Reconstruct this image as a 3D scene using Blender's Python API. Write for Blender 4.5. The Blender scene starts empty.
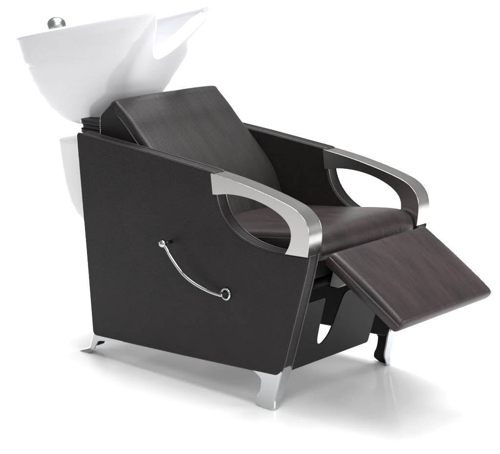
import bpy, bmesh, math, random
from mathutils import Vector, Matrix
random.seed(3)
sc = bpy.context.scene
COL = sc.collection
R = math.radians

# ------------------------------------------------------------------ materials
def new_mat(name):
    m = bpy.data.materials.new(name); m.use_nodes = True
    nt = m.node_tree
    return m, nt, nt.nodes['Principled BSDF']

def leather(name, c1, c2, rough=0.42, grain=0.12, wave=0.0, stretch=(1, 1, 1), spec=0.5):
    m, nt, b = new_mat(name)
    N, L = nt.nodes, nt.links
    tc = N.new('ShaderNodeTexCoord')
    mp = N.new('ShaderNodeMapping'); mp.inputs['Scale'].default_value = stretch
    L.new(tc.outputs['Object'], mp.inputs['Vector'])
    n1 = N.new('ShaderNodeTexNoise'); n1.inputs['Scale'].default_value = 7; n1.inputs['Detail'].default_value = 6
    n1.inputs['Roughness'].default_value = 0.62
    L.new(mp.outputs['Vector'], n1.inputs['Vector'])
    cr = N.new('ShaderNodeValToRGB')
    cr.color_ramp.elements[0].position = 0.36; cr.color_ramp.elements[0].color = (*c1, 1)
    cr.color_ramp.elements[1].position = 0.66; cr.color_ramp.elements[1].color = (*c2, 1)
    L.new(n1.outputs['Fac'], cr.inputs['Fac']); L.new(cr.outputs['Color'], b.inputs['Base Color'])
    # roughness varies a little
    mr = N.new('ShaderNodeMapRange'); mr.inputs['To Min'].default_value = rough - 0.05; mr.inputs['To Max'].default_value = rough + 0.07
    L.new(n1.outputs['Fac'], mr.inputs['Value']); L.new(mr.outputs['Result'], b.inputs['Roughness'])
    b.inputs['Specular IOR Level'].default_value = spec
    # pebble grain + slow waviness
    vo = N.new('ShaderNodeTexVoronoi'); vo.inputs['Scale'].default_value = 260
    L.new(tc.outputs['Object'], vo.inputs['Vector'])
    bp = N.new('ShaderNodeBump'); bp.inputs['Strength'].default_value = grain; bp.inputs['Distance'].default_value = 0.0012
    L.new(vo.outputs['Distance'], bp.inputs['Height'])
    last = bp
    if wave > 0:
        n2 = N.new('ShaderNodeTexNoise'); n2.inputs['Scale'].default_value = 4.5; n2.inputs['Detail'].default_value = 3
        L.new(mp.outputs['Vector'], n2.inputs['Vector'])
        b2 = N.new('ShaderNodeBump'); b2.inputs['Strength'].default_value = wave; b2.inputs['Distance'].default_value = 0.02
        L.new(n2.outputs['Fac'], b2.inputs['Height']); L.new(bp.outputs['Normal'], b2.inputs['Normal'])
        # fine creases drawn along the pull of the hide
        mp2 = N.new('ShaderNodeMapping'); mp2.inputs['Scale'].default_value = (stretch[0] * 6, stretch[1] * 16, stretch[2] * 6)
        L.new(tc.outputs['Object'], mp2.inputs['Vector'])
        n3 = N.new('ShaderNodeTexNoise'); n3.inputs['Scale'].default_value = 1.6; n3.inputs['Detail'].default_value = 5; n3.inputs['Distortion'].default_value = 0.8
        L.new(mp2.outputs['Vector'], n3.inputs['Vector'])
        b3 = N.new('ShaderNodeBump'); b3.inputs['Strength'].default_value = wave * 2.2; b3.inputs['Distance'].default_value = 0.004
        L.new(n3.outputs['Fac'], b3.inputs['Height']); L.new(b2.outputs['Normal'], b3.inputs['Normal'])
        last = b3
    L.new(last.outputs['Normal'], b.inputs['Normal'])
    return m

def metal(name, col, rough, brush=None, brush_amt=0.1):
    m, nt, b = new_mat(name)
    N, L = nt.nodes, nt.links
    b.inputs['Metallic'].default_value = 1
    b.inputs['Base Color'].default_value = (*col, 1)
    b.inputs['Roughness'].default_value = rough
    if brush:
        tc = N.new('ShaderNodeTexCoord'); mp = N.new('ShaderNodeMapping'); mp.inputs['Scale'].default_value = brush
        L.new(tc.outputs['Object'], mp.inputs['Vector'])
        n = N.new('ShaderNodeTexNoise'); n.inputs['Scale'].default_value = 1; n.inputs['Detail'].default_value = 2
        L.new(mp.outputs['Vector'], n.inputs['Vector'])
        mr = N.new('ShaderNodeMapRange'); mr.inputs['To Min'].default_value = rough - brush_amt; mr.inputs['To Max'].default_value = rough + brush_amt
        L.new(n.outputs['Fac'], mr.inputs['Value']); L.new(mr.outputs['Result'], b.inputs['Roughness'])
        cr = N.new('ShaderNodeValToRGB')
        cr.color_ramp.elements[0].position = .3; cr.color_ramp.elements[0].color = (*[c * .86 for c in col], 1)
        cr.color_ramp.elements[1].position = .7; cr.color_ramp.elements[1].color = (*[min(1, c * 1.1) for c in col], 1)
        L.new(n.outputs['Fac'], cr.inputs['Fac']); L.new(cr.outputs['Color'], b.inputs['Base Color'])
        b.inputs['Anisotropic'].default_value = 0
    return m

def plain(name, col, rough, spec=0.5, coat=0.0, noise=0.0, nscale=8):
    m, nt, b = new_mat(name)
    N, L = nt.nodes, nt.links
    b.inputs['Roughness'].default_value = rough
    b.inputs['Specular IOR Level'].default_value = spec
    b.inputs['Coat Weight'].default_value = coat; b.inputs['Coat Roughness'].default_value = 0.06
    tc = N.new('ShaderNodeTexCoord')
    n = N.new('ShaderNodeTexNoise'); n.inputs['Scale'].default_value = nscale; n.inputs['Detail'].default_value = 5
    L.new(tc.outputs['Object'], n.inputs['Vector'])
    mx = N.new('ShaderNodeMix'); mx.data_type = 'RGBA'
    mx.inputs['A'].default_value = (*[c * (1 - noise) for c in col], 1)
    mx.inputs['B'].default_value = (*[min(1, c * (1 + noise)) for c in col], 1)
    L.new(n.outputs['Fac'], mx.inputs['Factor']); L.new(mx.outputs['Result'], b.inputs['Base Color'])
    return m

M = {}
M['panel'] = leather('dark_leather_panel', (0.0108, 0.0092, 0.0089), (0.0155, 0.0132, 0.0128), 0.46, 0.24, 0.06, spec=0.21)
M['back'] = leather('dark_leather_back', (0.0145, 0.0128, 0.0128), (0.020, 0.0172, 0.0172), 0.40, 0.2, 0.06, (1, 3.0, .6), spec=0.32)
M['seat'] = leather('brown_leather_seat', (0.0135, 0.010, 0.010), (0.0245, 0.0165, 0.0165), 0.40, 0.2, 0.08, (.8, 2.8, 1), spec=0.26)
M['rest'] = leather('brown_leather_footrest', (0.0145, 0.0112, 0.012), (0.031, 0.0195, 0.0205), 0.38, 0.2, 0.08, (.7, 3.0, 1), spec=0.34)
M['seam'] = leather('leather_piping', (0.030, 0.027, 0.027), (0.042, 0.038, 0.038), 0.36, 0.1)
M['steel'] = metal('brushed_steel', (0.60, 0.59, 0.58), 0.20, (.4, 600, .4), 0.06)
M['chrome'] = metal('chrome', (0.50, 0.51, 0.525), 0.10)
M['satin'] = metal('satin_tap_metal', (0.36, 0.37, 0.37), 0.36, (60, 60, 60), 0.08)
M['zinc'] = plain('zinc_bracket', (0.24, 0.24, 0.24), 0.45, 0.5, 0, 0.2, 120)
M['ceramic'] = plain('white_ceramic', (0.71, 0.71, 0.735), 0.14, 0.5, 0.3, 0.006)
M['plastic'] = plain('white_cover_plastic', (0.80, 0.80, 0.80), 0.35, 0.4, 0, 0.006)
M['black'] = plain('black_coated_steel', (0.007, 0.007, 0.0068), 0.5, 0.15, 0, 0.15, 30)
M['rubber'] = plain('black_rubber', (0.008, 0.008, 0.008), 0.6, 0.3, 0, 0.2, 40)
M['floor'] = plain('white_gloss_floor', (0.74, 0.74, 0.742), 0.12, 0.45, 0, 0.01, 1.5)

# ------------------------------------------------------------------ helpers
def link(name, bm, mat, parent=None, smooth=True, bevel=0, segs=3, angle=35, sub=0):
    me = bpy.data.meshes.new(name)
    bmesh.ops.recalc_face_normals(bm, faces=bm.faces[:])
    bm.to_mesh(me); bm.free()
    o = bpy.data.objects.new(name, me); COL.objects.link(o)
    me.materials.append(mat)
    if smooth:
        for p in me.polygons: p.use_smooth = True
    if bevel:
        b = o.modifiers.new('bevel', 'BEVEL'); b.width = bevel; b.segments = segs
        b.limit_method = 'ANGLE'; b.angle_limit = R(angle); b.harden_normals = False
    if sub:
        s = o.modifiers.new('sub', 'SUBSURF'); s.levels = sub; s.render_levels = sub
    if smooth and (bevel):
        w = o.modifiers.new('wn', 'WEIGHTED_NORMAL'); w.keep_sharp = True; w.weight = 90
    if parent: o.parent = parent
    return o

def catmull(pts, n=6, closed=False):
    out = []; m = len(pts)
    rng = m if closed else m - 1
    P = [Vector(p) for p in pts]
    for i in range(rng):
        if closed:
            a, b, c, d = P[(i - 1) % m], P[i], P[(i + 1) % m], P[(i + 2) % m]
        else:
            a, b, c, d = P[max(i - 1, 0)], P[i], P[i + 1], P[min(i + 2, m - 1)]
        for k in range(n):
            t = k / n
            out.append(0.5 * ((2 * b) + (-a + c) * t + (2 * a - 5 * b + 4 * c - d) * t * t + (-a + 3 * b - 3 * c + d) * t ** 3))
    if not closed: out.append(P[-1])
    return out

def prism(pts, y0, y1, bm=None):
    """closed XZ polygon extruded from y0 to y1"""
    bm = bm or bmesh.new()
    A = [bm.verts.new((p[0], y0, p[1])) for p in pts]
    B = [bm.verts.new((p[0], y1, p[1])) for p in pts]
    n = len(pts)
    bm.faces.new(A); bm.faces.new(B[::-1])
    for i in range(n):
        bm.faces.new((A[i], B[i], B[(i + 1) % n], A[(i + 1) % n]))
    return bm

def prism_x(pts, fx, thick, bm=None):
    """closed YZ polygon on the leaning plane x = fx(z), thick along x (backwards)"""
    bm = bm or bmesh.new()
    A = [bm.verts.new((fx(p[1]), p[0], p[1])) for p in pts]
    B = [bm.verts.new((fx(p[1]) - thick, p[0], p[1])) for p in pts]
    n = len(pts)
    bm.faces.new(A); bm.faces.new(B[::-1])
    for i in range(n):
        bm.faces.new((A[i], B[i], B[(i + 1) % n], A[(i + 1) % n]))
    return bm

def tube(path, r, bm=None, seg=10, closed=False, cap=True):
    bm = bm or bmesh.new()
    P = [Vector(p) for p in path]; n = len(P)
    rad = r if callable(r) else (lambda t: r)
    rings = []
    prev = None
    for i, p in enumerate(P):
        if closed: t = (P[(i + 1) % n] - P[(i - 1) % n])
        else: t = P[min(i + 1, n - 1)] - P[max(i - 1, 0)]
        t.normalize()
        if prev is None:
            u = t.orthogonal().normalized()
        else:
            u = (prev - t * prev.dot(t))
            u = u.normalized() if u.length > 1e-6 else t.orthogonal().normalized()
        prev = u; v = t.cross(u)
        rr = rad(i / max(1, n - 1))
        rings.append([bm.verts.new(p + (u * math.cos(a) + v * math.sin(a)) * rr) for a in [2 * math.pi * k / seg for k in range(seg)]])
    for i in range(n if closed else n - 1):
        a, b = rings[i], rings[(i + 1) % n]
        for k in range(seg):
            bm.faces.new((a[k], a[(k + 1) % seg], b[(k + 1) % seg], b[k]))
    if cap and not closed:
        bm.faces.new(rings[0][::-1]); bm.faces.new(rings[-1])
    return bm

def box(x0, x1, y0, y1, z0, z1, bm=None, mat=None):
    bm = bm or bmesh.new()
    vs = [bm.verts.new((x, y, z)) for x in (x0, x1) for y in (y0, y1) for z in (z0, z1)]
    if mat:
        for v in vs: v.co = mat @ v.co
    for f in ((0, 1, 3, 2), (4, 6, 7, 5), (0, 4, 5, 1), (2, 3, 7, 6), (0, 2, 6, 4), (1, 5, 7, 3)):
        bm.faces.new([vs[i] for i in f])
    return bm

def lathe(prof, origin, axis, bm=None, seg=32):
    """prof = [(radius, height)] about an axis"""
    bm = bm or bmesh.new()
    w = Vector(axis).normalized(); u = w.orthogonal().normalized(); v = w.cross(u); o = Vector(origin)
    rings = []
    for r, h in prof:
        rings.append([bm.verts.new(o + w * h + (u * math.cos(2 * math.pi * k / seg) + v * math.sin(2 * math.pi * k / seg)) * max(r, 1e-5)) for k in range(seg)])
    for a, b in zip(rings, rings[1:]):
        for k in range(seg): bm.faces.new((a[k], a[(k + 1) % seg], b[(k + 1) % seg], b[k]))
    bm.faces.new(rings[0][::-1]); bm.faces.new(rings[-1])
    bmesh.ops.remove_doubles(bm, verts=bm.verts[:], dist=1e-6)
    return bm

def rounded(pts, radii, n=5):
    """round the listed corners of a closed polygon; radii = {index: r}"""
    out = []; m = len(pts)
    for i, p in enumerate(pts):
        r = radii.get(i, 0)
        p = Vector(p)
        if not r: out.append(tuple(p)); continue
        a = Vector(pts[i - 1]) - p; b = Vector(pts[(i + 1) % m]) - p
        ra = min(r, a.length * .49); rb = min(r, b.length * .49)
        A = p + a.normalized() * ra; B = p + b.normalized() * rb
        for k in range(n + 1):
            t = k / n
            out.append(tuple(A * (1 - t) ** 2 + p * 2 * t * (1 - t) + B * t * t))
    return out

def sstep(a, b, x):
    t = min(1, max(0, (x - a) / (b - a))); return t * t * (3 - 2 * t)

# ------------------------------------------------------------------ the setting
def cyclorama():
    # one seamless white studio sweep: floor, curved cove, back wall (its frame is turned to face the camera)
    ang = R(42)
    F = Vector((-math.sin(ang), math.cos(ang), 0)); Rt = Vector((math.cos(ang), math.sin(ang), 0))
    prof = [(-9, 0), (-5, 0), (-2, 0), (0, 0), (2, 0), (4, 0), (6, 0)]
    r = 1.0
    for k in range(1, 25):
        a = math.pi / 2 * k / 24
        prof.append((6 + r * math.sin(a), r - r * math.cos(a)))
    prof += [(7, 1.3), (7, 1.7)]
    bm = bmesh.new(); cols = []
    for s in (-12, -6, -2, 0, 2, 6, 12):
        cols.append([bm.verts.new(F * p + Rt * s + Vector((0, 0, z))) for p, z in prof])
    for a, b in zip(cols, cols[1:]):
        for k in range(len(prof) - 1):
            bm.faces.new((a[k], b[k], b[k + 1], a[k + 1]))
    o = link('floor', bm, M['floor'])
    o['kind'] = 'structure'
    return o
cyclorama()

# ------------------------------------------------------------------ the chair
chair = bpy.data.objects.new('shampoo_chair', None); COL.objects.link(chair)
chair.empty_display_size = 0.2
chair['label'] = 'dark brown leather salon shampoo chair with white ceramic basin, steel armrests and raised footrest'
chair['category'] = 'salon chair'

W = 0.30; T = 0.055          # half width over the side panels, panel thickness
def front_x(z): return 0.411 + 0.277 * (z - 0.143)

# side panels
pan = [(-.442, .071), (-.024, .092), (.392, .116), (.411, .143), (.491, .432), (.509, .508)]
curve = [tuple(v) for v in catmull([(.509, .508), (.416, .503), (.349, .503), (.28, .512), (.222, .532), (.177, .563), (.147, .603), (.131, .655), (.127, .712)], 5)]
top = [(-.149, .737), (-.501, .763), (-.466, .366)]
panel_pts = rounded(pan[:4], {0: .016, 3: .012})[:]
panel_pts = rounded(pan + curve[1:] + top, {0: .018, 2: .015, 3: .025, len(pan) + len(curve) - 2: .008, len(pan) + len(curve): .012})
def add_panel(s):
    y0, y1 = (-W, -W + T) if s < 0 else (W - T, W)
    o = link('side_panel', prism(panel_pts, y0, y1), M['panel'], chair, bevel=.008, segs=5, angle=50)
    # raised piping seam set in along both outlines
    for y in (y0, y1):
        path = [(p[0], y, p[1]) for p in panel_pts]
        cx = sum(p[0] for p in panel_pts) / len(panel_pts); cz = .42
        sgn = 1 if y == y1 else -1
        # inset a few mm along the outline normal
        ins = []
        n = len(panel_pts)
        for i in range(n):
            a = Vector(panel_pts[i - 1]); b = Vector(panel_pts[(i + 1) % n]); p = Vector(panel_pts[i])
            t = (b - a).normalized(); nn = Vector((-t.y, t.x))
            q = p - nn * .0004
            ins.append((q.x, y - sgn * .0075, q.y))
        link('piping', tube(ins, .0024, seg=8, closed=True), M['seam'], o)
    return o
near_panel = add_panel(-1); far_panel = add_panel(1)

# brushed steel armrests: an open loop from the panel's top corner down to its front corner
arm_out = [(.118, .709), (.137, .708), (.247, .694), (.36, .673), (.43, .656), (.462, .645), (.486, .630), (.504, .610), (.513, .585), (.514, .553), (.5085, .509)]
arm_in = [(.420, .5045), (.437, .533), (.444, .565), (.435, .594), (.407, .618), (.36, .638), (.304, .651), (.247, .656), (.19, .654), (.145, .646), (.126, .644)]
arm_poly = [tuple(v) for v in catmull(arm_out, 5)] + [tuple(v) for v in catmull(arm_in, 5)]
for s in (-1, 1):
    a, b = (-W - .002, -W + T + .003) if s < 0 else (W - T - .003, W + .002)
    link('armrest', prism(arm_poly, a, b), M['steel'], chair, bevel=.0025, segs=3, angle=40)

# back closing panel between the side panels
link('rear_panel', box(-.475, -.448, -W + T + .001, W - T - .001, .085, .745), M['panel'], chair, bevel=.004)

# backrest: padded front over a wedge-shaped body
bf = [tuple(v) for v in catmull([(-.362, .872), (-.30, .822), (-.253, .777), (-.152, .687), (-.093, .622), (-.058, .55), (-.035, .47)], 5)]
def offset(poly, d):
    out = []
    for i in range(len(poly)):
        a = Vector(poly[max(i - 1, 0)]); b = Vector(poly[min(i + 1, len(poly) - 1)])
        t = (b - a).normalized(); out.append(tuple(Vector(poly[i]) + Vector((t.y, -t.x)) * d))
    return out
def cushion(front, thick, hw, crown=.004, ny=24, roll_start=False):
    """pad that follows the XZ curve `front`, with rounded rims and a slight crown"""
    bm = bmesh.new()
    n = len(front)
    nor = []
    for i in range(n):
        a = Vector(front[max(i - 1, 0)]); b = Vector(front[min(i + 1, n - 1)])
        t = (b - a).normalized(); nor.append(Vector((-t.y, t.x)))   # outward (front/up)
    rows = []
    r = thick * .45
    ys = [-hw + hw * 2 * k / ny for k in range(ny + 1)]
    # denser near the sides
    side = [-hw + r * (1 - math.cos(math.pi / 2 * k / 5)) for k in range(6)]
    ys = side + [y for y in ys if -hw + r < y < hw - r] + [-s for s in side[::-1]]
    for i in range(n):
        p = Vector(front[i]); row = []
        for y in ys:
            e = max(0, abs(y) - (hw - r)) / r
            drop = r * (1 - math.sqrt(max(0, 1 - e * e)))
            if roll_start: drop *= min(1, .22 + .10 * i)
            c = crown * (1 - (y / hw) ** 4)
            q = p + nor[i] * (c - drop)
            row.append(bm.verts.new((q.x, y, q.y)))
        rows.append(row)
    back = []
    for i in range(n):
        p = Vector(front[i]) - nor[i] * thick * (.3 if (i < 4 and roll_start) else 1)
        back.append([bm.verts.new((p.x, y, p.y)) for y in (ys[0], ys[-1])])
    m = len(ys)
    for i in range(n - 1):
        for k in range(m - 1): bm.faces.new((rows[i][k], rows[i][k + 1], rows[i + 1][k + 1], rows[i + 1][k]))
        bm.faces.new((rows[i][0], rows[i + 1][0], back[i + 1][0], back[i][0]))
        bm.faces.new((rows[i][-1], back[i][1], back[i + 1][1], rows[i + 1][-1]))
        bm.faces.new((back[i][0], back[i + 1][0], back[i + 1][1], back[i][1]))
    for i in (0, n - 1):
        f = rows[i] + [back[i][1], back[i][0]]
        bm.faces.new(f)
    return bm
# roll the pad over the top edge
roll = [(-.395, .862), (-.388, .872), (-.378, .8775), (-.367, .877)]
bfr = roll + bf[1:]
backrest = link('backrest', cushion(bfr, .032, .2435, roll_start=True), M['back'], chair, bevel=.003, segs=2, angle=60)
wedge = [(-.3835, .8715), (-.442, .823), (-.447, .808), (-.444, .55), (-.10, .45)] + [tuple(v) for v in offset(bf, -.028)[::-1]][0:0]
wedge_front = [(x, z) for x, z in offset(bf, .019)[3:]][::-1]
wedge = wedge[:4] + wedge_front + [(-.366, .8655)]
# the wedge's sides are flat upholstered cheeks, 3 mm inside the pad's rim
link('backrest_cheek', prism(rounded(wedge, {1: .02, 2: .01}), -.2428, .2428), M['panel'], backrest, bevel=.004)
for s in (-1, 1):
    path = [(x, s * .2435, z) for x, z in offset(bf, .029)[2:]]
    link('piping', tube(path, .0026, seg=8), M['seam'], backrest)

# seat cushion
seat_top = [(-.07, .497), (.05, .512), (.23, .533), (.36, .551), (.43, .558), (.465, .556), (.488, .546), (.501, .530), (.506, .508), (.501, .492), (.488, .482)]
seat = link('seat', cushion([tuple(v) for v in catmull(seat_top, 4)], .05, .2425, .006), M['seat'], chair, bevel=.003, segs=2, angle=60)
for s in (-1, 1):
    link('piping', tube([(x, s * .2405, z - .018) for x, z in [tuple(v) for v in catmull(seat_top[:6], 3)]], .0024, seg=8), M['seam'], seat)
link('seat_base', box(-.10, .42, -.24, .24, .40, .47), M['black'], chair, bevel=.004)

# footrest
hx, hz, ex, ez = .548, .520, .812, .357
d = Vector((ex - hx, 0, ez - hz)); Lf = d.length; d.normalize(); nrm = Vector((-d.z, 0, d.x))
def fpt(u, v): return (hx + d.x * u + nrm.x * v, hz + d.z * u + nrm.z * v)
fr_curve = [fpt(.004, -.046), fpt(-.003, -.034), fpt(-.0035, -.012), fpt(.003, -.003), fpt(.016, 0), fpt(.08, .0015), fpt(.16, .002), fpt(.24, .001), fpt(Lf - .016, -.001), fpt(Lf - .004, -.005), fpt(Lf + .001, -.014), fpt(Lf, -.030), fpt(Lf - .006, -.044)]
def footrest_mesh():
    bm = bmesh.new(); hw = .2395; th = .040
    c = catmull([(p[0], p[1]) for p in fr_curve], 4)
    n = len(c); r = .018
    ys0 = [-hw + r * (1 - math.cos(math.pi / 2 * k / 5)) for k in range(6)]
    ys = ys0 + [-hw + 2 * hw * k / 24 for k in range(2, 23)] + [-y for y in ys0[::-1]]
    rows = []
    for i, p in enumerate(c):
        row = []
        u = (p - Vector((hx, hz))).dot(Vector((d.x, d.z))); v = (p - Vector((hx, hz))).dot(Vector((nrm.x, nrm.z)))
        for y in ys:
            e = max(0, abs(y) - (hw - r)) / r
            drop = r * (1 - math.sqrt(max(0, 1 - e * e)))
            k = sstep(-.036, -.002, v)
            cr = .007 * (1 - (y / hw) ** 4) * math.sin(math.pi * min(1, max(0, u / Lf)))
            vv = v - drop * k + cr * k
            # the front corners are a little rounded in plan
            uu = u - (drop * .45 if u > Lf * .8 else 0)
            q = fpt(uu, vv)
            row.append(bm.verts.new((q[0], y, q[1])))
        rows.append(row)
    for a, b in zip(rows, rows[1:]):
        for k in range(len(ys) - 1): bm.faces.new((a[k], a[k + 1], b[k + 1], b[k]))
    # sides and underside
    for k, s in ((0, 1), (len(ys) - 1, -1)):
        f = [r_[k] for r_ in rows]
        bm.faces.new(f if s > 0 else f[::-1])
    bm.faces.new(rows[0] + rows[-1][::-1])
    return bm
footrest = link('footrest', footrest_mesh(), M['rest'], chair)
for s in (-1, 1):
    link('piping', tube([(fpt(u, -.0175)[0], s * .2395, fpt(u, -.0175)[1]) for u in [0.002 + (Lf - .006) * k / 14 for k in range(15)]], .0026, seg=8), M['seam'], footrest)
rot = Matrix.Translation(Vector((hx, 0, hz))) @ Matrix(((d.x, 0, nrm.x, 0), (0, 1, 0, 0), (d.z, 0, nrm.z, 0), (0, 0, 0, 1)))
link('footrest_board', box(.02, Lf - .025, -.215, .215, -.056, -.040, mat=rot), M['black'], footrest, bevel=.003)

# front plate with the slot for the footrest linkage
def plate_x(z): return front_x(z) - .012
pl = [(-.244, .117), (.150, .117), (.152, .255), (.152, .345), (-.052, .345), (-.062, .30), (-.075, .225), (-.086, .198), (-.108, .178), (-.126, .180), (-.137, .196), (-.142, .25), (-.146, .345), (-.244, .345)]
link('front_plate', prism_x(rounded(pl, {1: .01, 4: .02, 12: .015, 6: .02, 7: .02, 8: .01, 9: .01, 10: .02}), plate_x, .006), M['black'], chair, bevel=.0015, segs=2)
# footrest linkage: cross tube, two arms and a zinc bracket below the board
link_bar = link('footrest_linkage', tube([(.40, -.243, .375), (.40, .243, .375)], .014, seg=16), M['black'], chair)
for y in (-.055, .13):
    link('linkage_arm', prism(rounded([(.37, .35), (.42, .345), (.58, .44), (.60, .462), (.575, .475), (.38, .392)], {0: .012, 1: .012, 3: .01, 5: .012}), y - .005, y + .005), M['black'], link_bar, bevel=.0015)
link('bracket', prism(rounded([(.42, .362), (.455, .362), (.49, .385), (.50, .44), (.44, .44)], {1: .006, 2: .01, 3: .008}), -.088, -.054), M['zinc'], link_bar, bevel=.003)

# chrome corner legs: a bent angle of sheet metal, two wings along the panel edges, drawn in to a foot
def leg(sx, sy):
    bm = bmesh.new()
    th = .005; n = 30
    def corner(t):     # t 0 top .. 1 floor ; returns x, z, spread
        if sx > 0:
            z = .146 * (1 - t); x = front_x(z) - .002 + .008 * sstep(.75, 1, t)
            return x, z, .004 * sstep(.5, 1, t)
        z = .085 * (1 - t)
        x = -.444 - .030 * t - .046 * sstep(.72, 1.05, t)
        return x, z, .006 * sstep(.72, 1.05, t)
    def wing_x(t):
        if sx > 0: return .10 * (1 - sstep(0, .42, t)) + .071 - .006 * sstep(.3, .6, t) + .008 * sstep(.65, .9, t) - .030 * sstep(.90, 1.03, t) ** 1.5
        return .12 * (1 - sstep(.06, .40, t)) + .034 - .006 * sstep(.4, .7, t) + .022 * sstep(.75, 1, t)
    def wing_y(t):
        if sx > 0: return .052 - .008 * sstep(.1, .6, t) - .016 * sstep(.6, 1, t)
        return .074 - .006 * sstep(.1, .7, t) - .03 * sstep(.8, 1, t)
    rows = []
    for i in range(n + 1):
        t = i / n
        x, z, sp = corner(t); y = sy * (W - .0015 + sp)
        wx, wy = wing_x(t), wing_y(t)
        rc = .010 if sx > 0 else .010
        cx = x - sx * rc; cy = y - sy * rc
        outer = [(x - sx * wx, y), (x - sx * (wx * .6 + rc * .4), y), (cx, y)]
        for k in range(1, 5):
            a = math.pi / 2 * k / 5
            outer.append((cx + sx * rc * math.sin(a), cy + sy * rc * math.cos(a)))
        outer += [(x, cy), (x, y - sy * (wy * .6 + rc * .4)), (x, y - sy * wy)]
        ri = rc - th
        inner = [(x - sx * wx, y - sy * th), (x - sx * (wx * .6 + rc * .4), y - sy * th), (cx, y - sy * th)]
        for k in range(1, 5):
            a = math.pi / 2 * k / 5
            inner.append((cx + sx * ri * math.sin(a), cy + sy * ri * math.cos(a)))
        inner += [(x - sx * th, cy), (x - sx * th, y - sy * (wy * .6 + rc * .4)), (x - sx * th, y - sy * wy)]
        rows.append([bm.verts.new((p[0], p[1], z)) for p in outer + inner[::-1]])
    m = len(rows[0])
    for a, b in zip(rows, rows[1:]):
        for k in range(m):
            f = bm.faces.new((a[k], a[(k + 1) % m], b[(k + 1) % m], b[k]))
            if m // 2 <= k < m - 1: f.material_index = 1      # inside faces take the black material
    bm.faces.new(rows[0]); bm.faces.new(rows[-1][::-1])
    o = link('leg', bm, M['chrome'], chair, bevel=.0012, segs=2, angle=50)
    o.data.materials.append(M['black'])
    return o
for sx in (1, -1):
    for sy in (-1, 1): leg(sx, sy)

# side lever: socket ring, curved rod, ball knob
lp = [(.180, -.316, .3345), (.168, -.317, .333), (.124, -.322, .339), (.073, -.328, .354), (.025, -.332, .378), (-.02, -.335, .420), (-.041, -.336, .447), (-.056, -.336, .462)]
lever = link('recline_lever', tube([tuple(v) for v in catmull(lp, 6)], lambda t: .0052, seg=14), M['chrome'], chair)
def sphere(c, r, bm=None):
    prof = [(r * math.sin(math.pi * k / 14), -r * math.cos(math.pi * k / 14)) for k in range(15)]
    return lathe(prof, c, (0, 1, 0), bm)
link('ball_knob', sphere((-.059, -.336, .463), .0135), M['chrome'], lever)
link('knob_stem', lathe([(.006, 0), (.006, .036)], (-.059, -.334, .463), (0, 1, 0)), M['chrome'], lever)
ring = bmesh.new()
tube([(.182 + .0165 * math.cos(a), -.3035, .336 + .0165 * math.sin(a)) for a in [2 * math.pi * k / 32 for k in range(32)]], .0042, ring, seg=10, closed=True)
link('socket_ring', ring, M['chrome'], lever)
link('socket', lathe([(.0150, 0), (.0150, .004), (.007, .0045), (.007, .018), (.0055, .019)], (.182, -.2995, .336), (0, -1, 0)), M['rubber'], lever)

# ------------------------------------------------------------------ basin
def plan(u_rear, u_front, hw_r, hw_f, e, n=160):
    pts = []
    xc = (u_rear + u_front) / 2; L = (u_front - u_rear) / 2
    raw = []
    K = 1600
    for k in range(K):
        a = 2 * math.pi * k / K
        c, s = math.cos(a), math.sin(a)
        X = math.copysign(abs(c) ** e, c); Y = math.copysign(abs(s) ** e, s)
        t = (X + 1) / 2
        hw = hw_r + (hw_f - hw_r) * (t ** 2.0)
        raw.append(Vector((xc + L * X, hw * Y)))
    # resample by arc length, starting on the front centre
    acc = [0]
    for k in range(K): acc.append(acc[-1] + (raw[(k + 1) % K] - raw[k]).length)
    tot = acc[-1]; j = 0
    for i in range(n):
        s = tot * i / n
        while acc[j + 1] < s: j += 1
        f = (s - acc[j]) / max(1e-9, acc[j + 1] - acc[j])
        pts.append(raw[j].lerp(raw[(j + 1) % K], f))
    return pts
ZB = .758
def rim_z(x): return 1.166 + .205 * (x + .285)
LEV = [  # t, rear x, front x, half width rear, half width front, squareness
    (0.00, -.735, -.560, .155, .112, .42),
    (0.04, -.765, -.548, .170, .122, .40),
    (0.15, -.812, -.523, .190, .134, .38),
    (0.30, -.850, -.480, .208, .149, .36),
    (0.45, -.873, -.434, .221, .162, .35),
    (0.60, -.887, -.386, .231, .173, .34),
    (0.655, -.890, -.368, .2345, .176, .34),
    (0.672, -.903, -.362, .2355, .176, .34),
    (0.80, -.912, -.319, .241, .177, .33),
    (0.90, -.920, -.284, .244, .168, .32),
    (1.00, -.928, -.246, .247, .150, .31)]
def lev_at(t):
    for a, b in zip(LEV, LEV[1:]):
        if t <= b[0] + 1e-9:
            f = (t - a[0]) / (b[0] - a[0]); return [a[i] + (b[i] - a[i]) * f for i in range(6)]
    return list(LEV[-1])
def notch(y):
    q = abs(y) / .140
    return .158 * max(0, 1 - q ** 2.1) if q < 1 else 0
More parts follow.
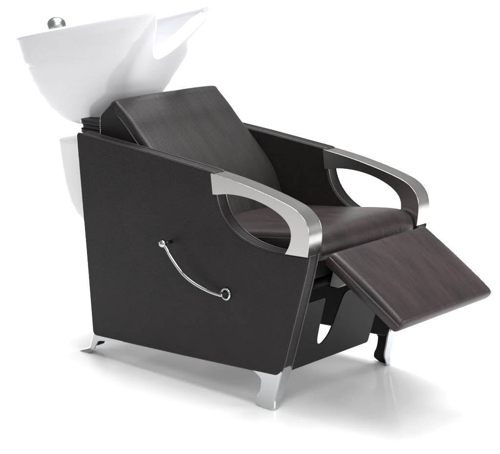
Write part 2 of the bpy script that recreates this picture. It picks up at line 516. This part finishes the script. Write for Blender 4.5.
def basin_mesh():
    bm = bmesh.new(); n = 240
    NT = 30
    ts = sorted(set([k / NT for k in range(NT + 1)] + [.655, .672]))
    def P(t, i, inset=0):
        L = lev_at(t)
        p = plan_cache(t)[i]
        return p
    cache = {}
    def plan_cache(t):
        k = round(t, 4)
        if k not in cache:
            L = lev_at(t); cache[k] = plan(*L[1:], n=n)
            for p in cache[k]:      # the neck rest is scooped inwards
                if p.x > -.60 and abs(p.y) < .15:
                    p.x -= .024 * (1 - (p.y / .15) ** 2) ** 1.5 * sstep(.22, .62, t)
        return cache[k]
    rimp = plan_cache(1.0)
    # highest level reached at every angle (lowered by the neck notch at the front)
    tmax = []
    for i in range(n):
        x, y = rimp[i]
        t = 1.0
        if x > -.36 and abs(y) < .141: t = 1 - notch(y) / (rim_z(x) - ZB)
        tmax.append(t)
    def pt(t, i):
        t = max(0, min(1, t)); L0 = plan_cache(round(t * 60) / 60)
        # interpolate between two cached levels
        a = math.floor(t * 60) / 60; b = min(1, a + 1 / 60); f = (t - a) * 60
        p = plan_cache(a)[i].lerp(plan_cache(b)[i], f)
        z = ZB + t * (rim_z(p.x) - ZB)
        return Vector((p.x, p.y, z))
    rings = []
    S = 40
    for k in range(S + 1):
        rings.append([pt(tmax[i] * k / S, i) for i in range(n)])
    # rounded lip and the inside
    cen = lambda t: Vector(((lev_at(t)[1] + lev_at(t)[2]) / 2, 0))
    def inner(t, i, th):
        p = pt(t, i)
        a = pt(t, (i - 2) % n); b = pt(t, (i + 2) % n)
        tg = Vector((b.x - a.x, b.y - a.y)); tg.normalize()
        nn = Vector((-tg.y, tg.x))
        return Vector((p.x + nn.x * th, p.y + nn.y * th, p.z))
    top_ = rings[-1]
    def wall(i):        # the lip is a wider deck at the rear, where the tap stands
        x = rimp[i].x
        return .022 + .075 * sstep(-.80, -.90, x) + .018 * sstep(0, .5, wn(i)) + .004 * sstep(-.40, -.30, x)
    def wn(i): return notch(rimp[i].y) / .158 if rimp[i].x > -.36 else 0
    # at the neck rest the lip rolls up and over towards the inside
    for f, dz, up in ((.10, .003, .006), (.28, .006, .015), (.5, .0075, .024), (.7, .0065, .029), (.88, .004, .029), (1.0, -.002, .024)):
        ring_ = []
        for i in range(n):
            p = inner(tmax[i], i, wall(i) * f); p.z += dz + up * sstep(0, .5, wn(i)); ring_.append(p)
        rings.append(ring_)
    S2 = 22
    for k in range(1, S2 + 1):
        f = k / S2
        ring_ = []
        for i in range(n):
            t = tmax[i] * (1 - f) + .12 * f
            p = inner(t, i, wall(i) * (1 - f) + .018 * f); ring_.append(p)
        rings.append(ring_)
    V = [[bm.verts.new(p) for p in r_] for r_ in rings]
    for a, b in zip(V, V[1:]):
        for i in range(n): bm.faces.new((a[i], a[(i + 1) % n], b[(i + 1) % n], b[i]))
    bm.faces.new(V[0][::-1]); bm.faces.new(V[-1])
    return bm
basin = link('basin', basin_mesh(), M['ceramic'], chair)

# tap on the rear deck: short body, domed cap, lever, spout
tx, ty = -.880, -.045
tz = rim_z(tx) - .008
tap = link('tap', lathe([(.027, 0), (.027, .016), (.0295, .018), (.033, .026), (.0345, .036), (.033, .048), (.028, .058), (.018, .066), (.008, .069), (0, .0695)], (tx, ty, tz), (0, 0, 1)), M['satin'], basin)
link('spout', tube([tuple(v) for v in catmull([(tx + .02, ty, tz + .012), (tx + .07, ty, tz + .012), (tx + .11, ty, tz + .004), (tx + .125, ty, tz - .02)], 5)], .009, seg=14), M['satin'], tap)
link('drain', lathe([(.03, 0), (.03, .003), (.018, .004), (.018, .001)], (-.64, 0, .812), (0, 0, 1)), M['chrome'], basin)

# black ribbed collar that carries the basin
bmc = bmesh.new()
for k in range(5):
    z = .712 + .0155 * k
    pts = rounded([(-.60 + .004 * (k % 2), -.205 + .004 * (k % 2)), (-.425, -.205 + .004 * (k % 2)), (-.425, .205 - .004 * (k % 2)), (-.60 + .004 * (k % 2), .205 - .004 * (k % 2))], {0: .03, 1: .02, 2: .02, 3: .03})
    A = [bmc.verts.new((p[0], p[1], z)) for p in pts]; B = [bmc.verts.new((p[0], p[1], z + .0145)) for p in pts]
    bmc.faces.new(A[::-1]); bmc.faces.new(B)
    for i in range(len(pts)): bmc.faces.new((A[i], A[(i + 1) % len(pts)], B[(i + 1) % len(pts)], B[i]))
link('basin_collar', bmc, M['rubber'], chair, bevel=.003, segs=2)

# white moulded cover behind the back panel
def cover_mesh():
    bm = bmesh.new()
    prof = [  # z, rear x, half width
        (.704, -.728, .188), (.701, -.740, .196), (.692, -.746, .199), (.62, -.734, .199), (.55, -.718, .199), (.49, -.698, .197), (.45, -.674, .192), (.42, -.640, .182), (.395, -.590, .165), (.38, -.53, .140), (.372, -.47, .11)]
    rows = []
    for z, xr, hw in prof:
        xf = -.452
        pts = rounded([(xr, -hw), (xf, -hw), (xf, hw), (xr, hw)], {0: .06, 3: .06}, n=8)
        rows.append([bm.verts.new((p[0], p[1], z)) for p in pts])
    m = len(rows[0])
    for a, b in zip(rows, rows[1:]):
        for k in range(m): bm.faces.new((a[k], a[(k + 1) % m], b[(k + 1) % m], b[k]))
    bm.faces.new(rows[0]); bm.faces.new(rows[-1][::-1])
    return bm
link('rear_cover', cover_mesh(), M['plastic'], chair, bevel=.004, angle=60)

# ------------------------------------------------------------------ light
w = bpy.data.worlds.new('World'); sc.world = w; w.use_nodes = True
w.node_tree.nodes['Background'].inputs['Color'].default_value = (1, 1, 1, 1)
w.node_tree.nodes['Background'].inputs['Strength'].default_value = 0.37

def area(name, loc, target, sx, sy, power, col=(1, 1, 1)):
    l = bpy.data.lights.new(name, 'AREA'); l.shape = 'RECTANGLE'; l.size = sx; l.size_y = sy; l.energy = power; l.color = col
    o = bpy.data.objects.new(name, l); COL.objects.link(o); o.location = loc
    o.rotation_euler = (Vector(target) - Vector(loc)).to_track_quat('-Z', 'Y').to_euler()
    return o
area('overhead_softbox', (-.1, .1, 4.0), (0, 0, 0), 1.8, 1.8, 122)
area('camera_side_fill', (2.6, -3.0, 3.6), (.3, 0, 0), 1.6, 1.6, 62)  # added fill: lifts the visible floor and basin, its shadow falls behind
area('front_overhead_fill', (1.7, -.5, 3.2), (1.0, -.4, 0), 1.2, 1.2, 48)  # added above the floor to fill the front-right shadow
area('right_fill', (3.6, 1.4, 1.3), (.3, 0, 0), 1.2, 1.2, 54)  # added fill for the floor at the front right
area('front_fill', (4.2, -.6, 1.5), (0, 0, .8), 1.2, 1.6, 38)  # added fill that brightens the basin's overhanging front wall
area('rear_strip_light', (-3.2, .75, .42), (0, .1, 0), 1.7, .5, 205)
area('far_low_fill', (.0, 3.4, .42), (.1, 0, 0), 1.7, .5, 205)  # added low fill, reaches under the chair to lighten its shadow
area('backdrop_light', (-1.6, 1.8, 5.6), (-4.2, 4.7, 0), 3.5, 2.5, 560)

# ------------------------------------------------------------------ camera
cam = bpy.data.cameras.new('camera'); co = bpy.data.objects.new('camera', cam); COL.objects.link(co)
cam.sensor_fit = 'HORIZONTAL'; cam.sensor_width = 36; cam.lens = 36 * 1500 / 500
cam.clip_start = .05; cam.clip_end = 200
co.location = (3.234, -3.581, 1.617)
co.rotation_euler = (R(90 - 13.4), 0, R(42))
sc.camera = co
vs = sc.view_settings
vs.view_transform = 'Standard'; vs.look = 'None'; vs.exposure = 0; vs.gamma = 1
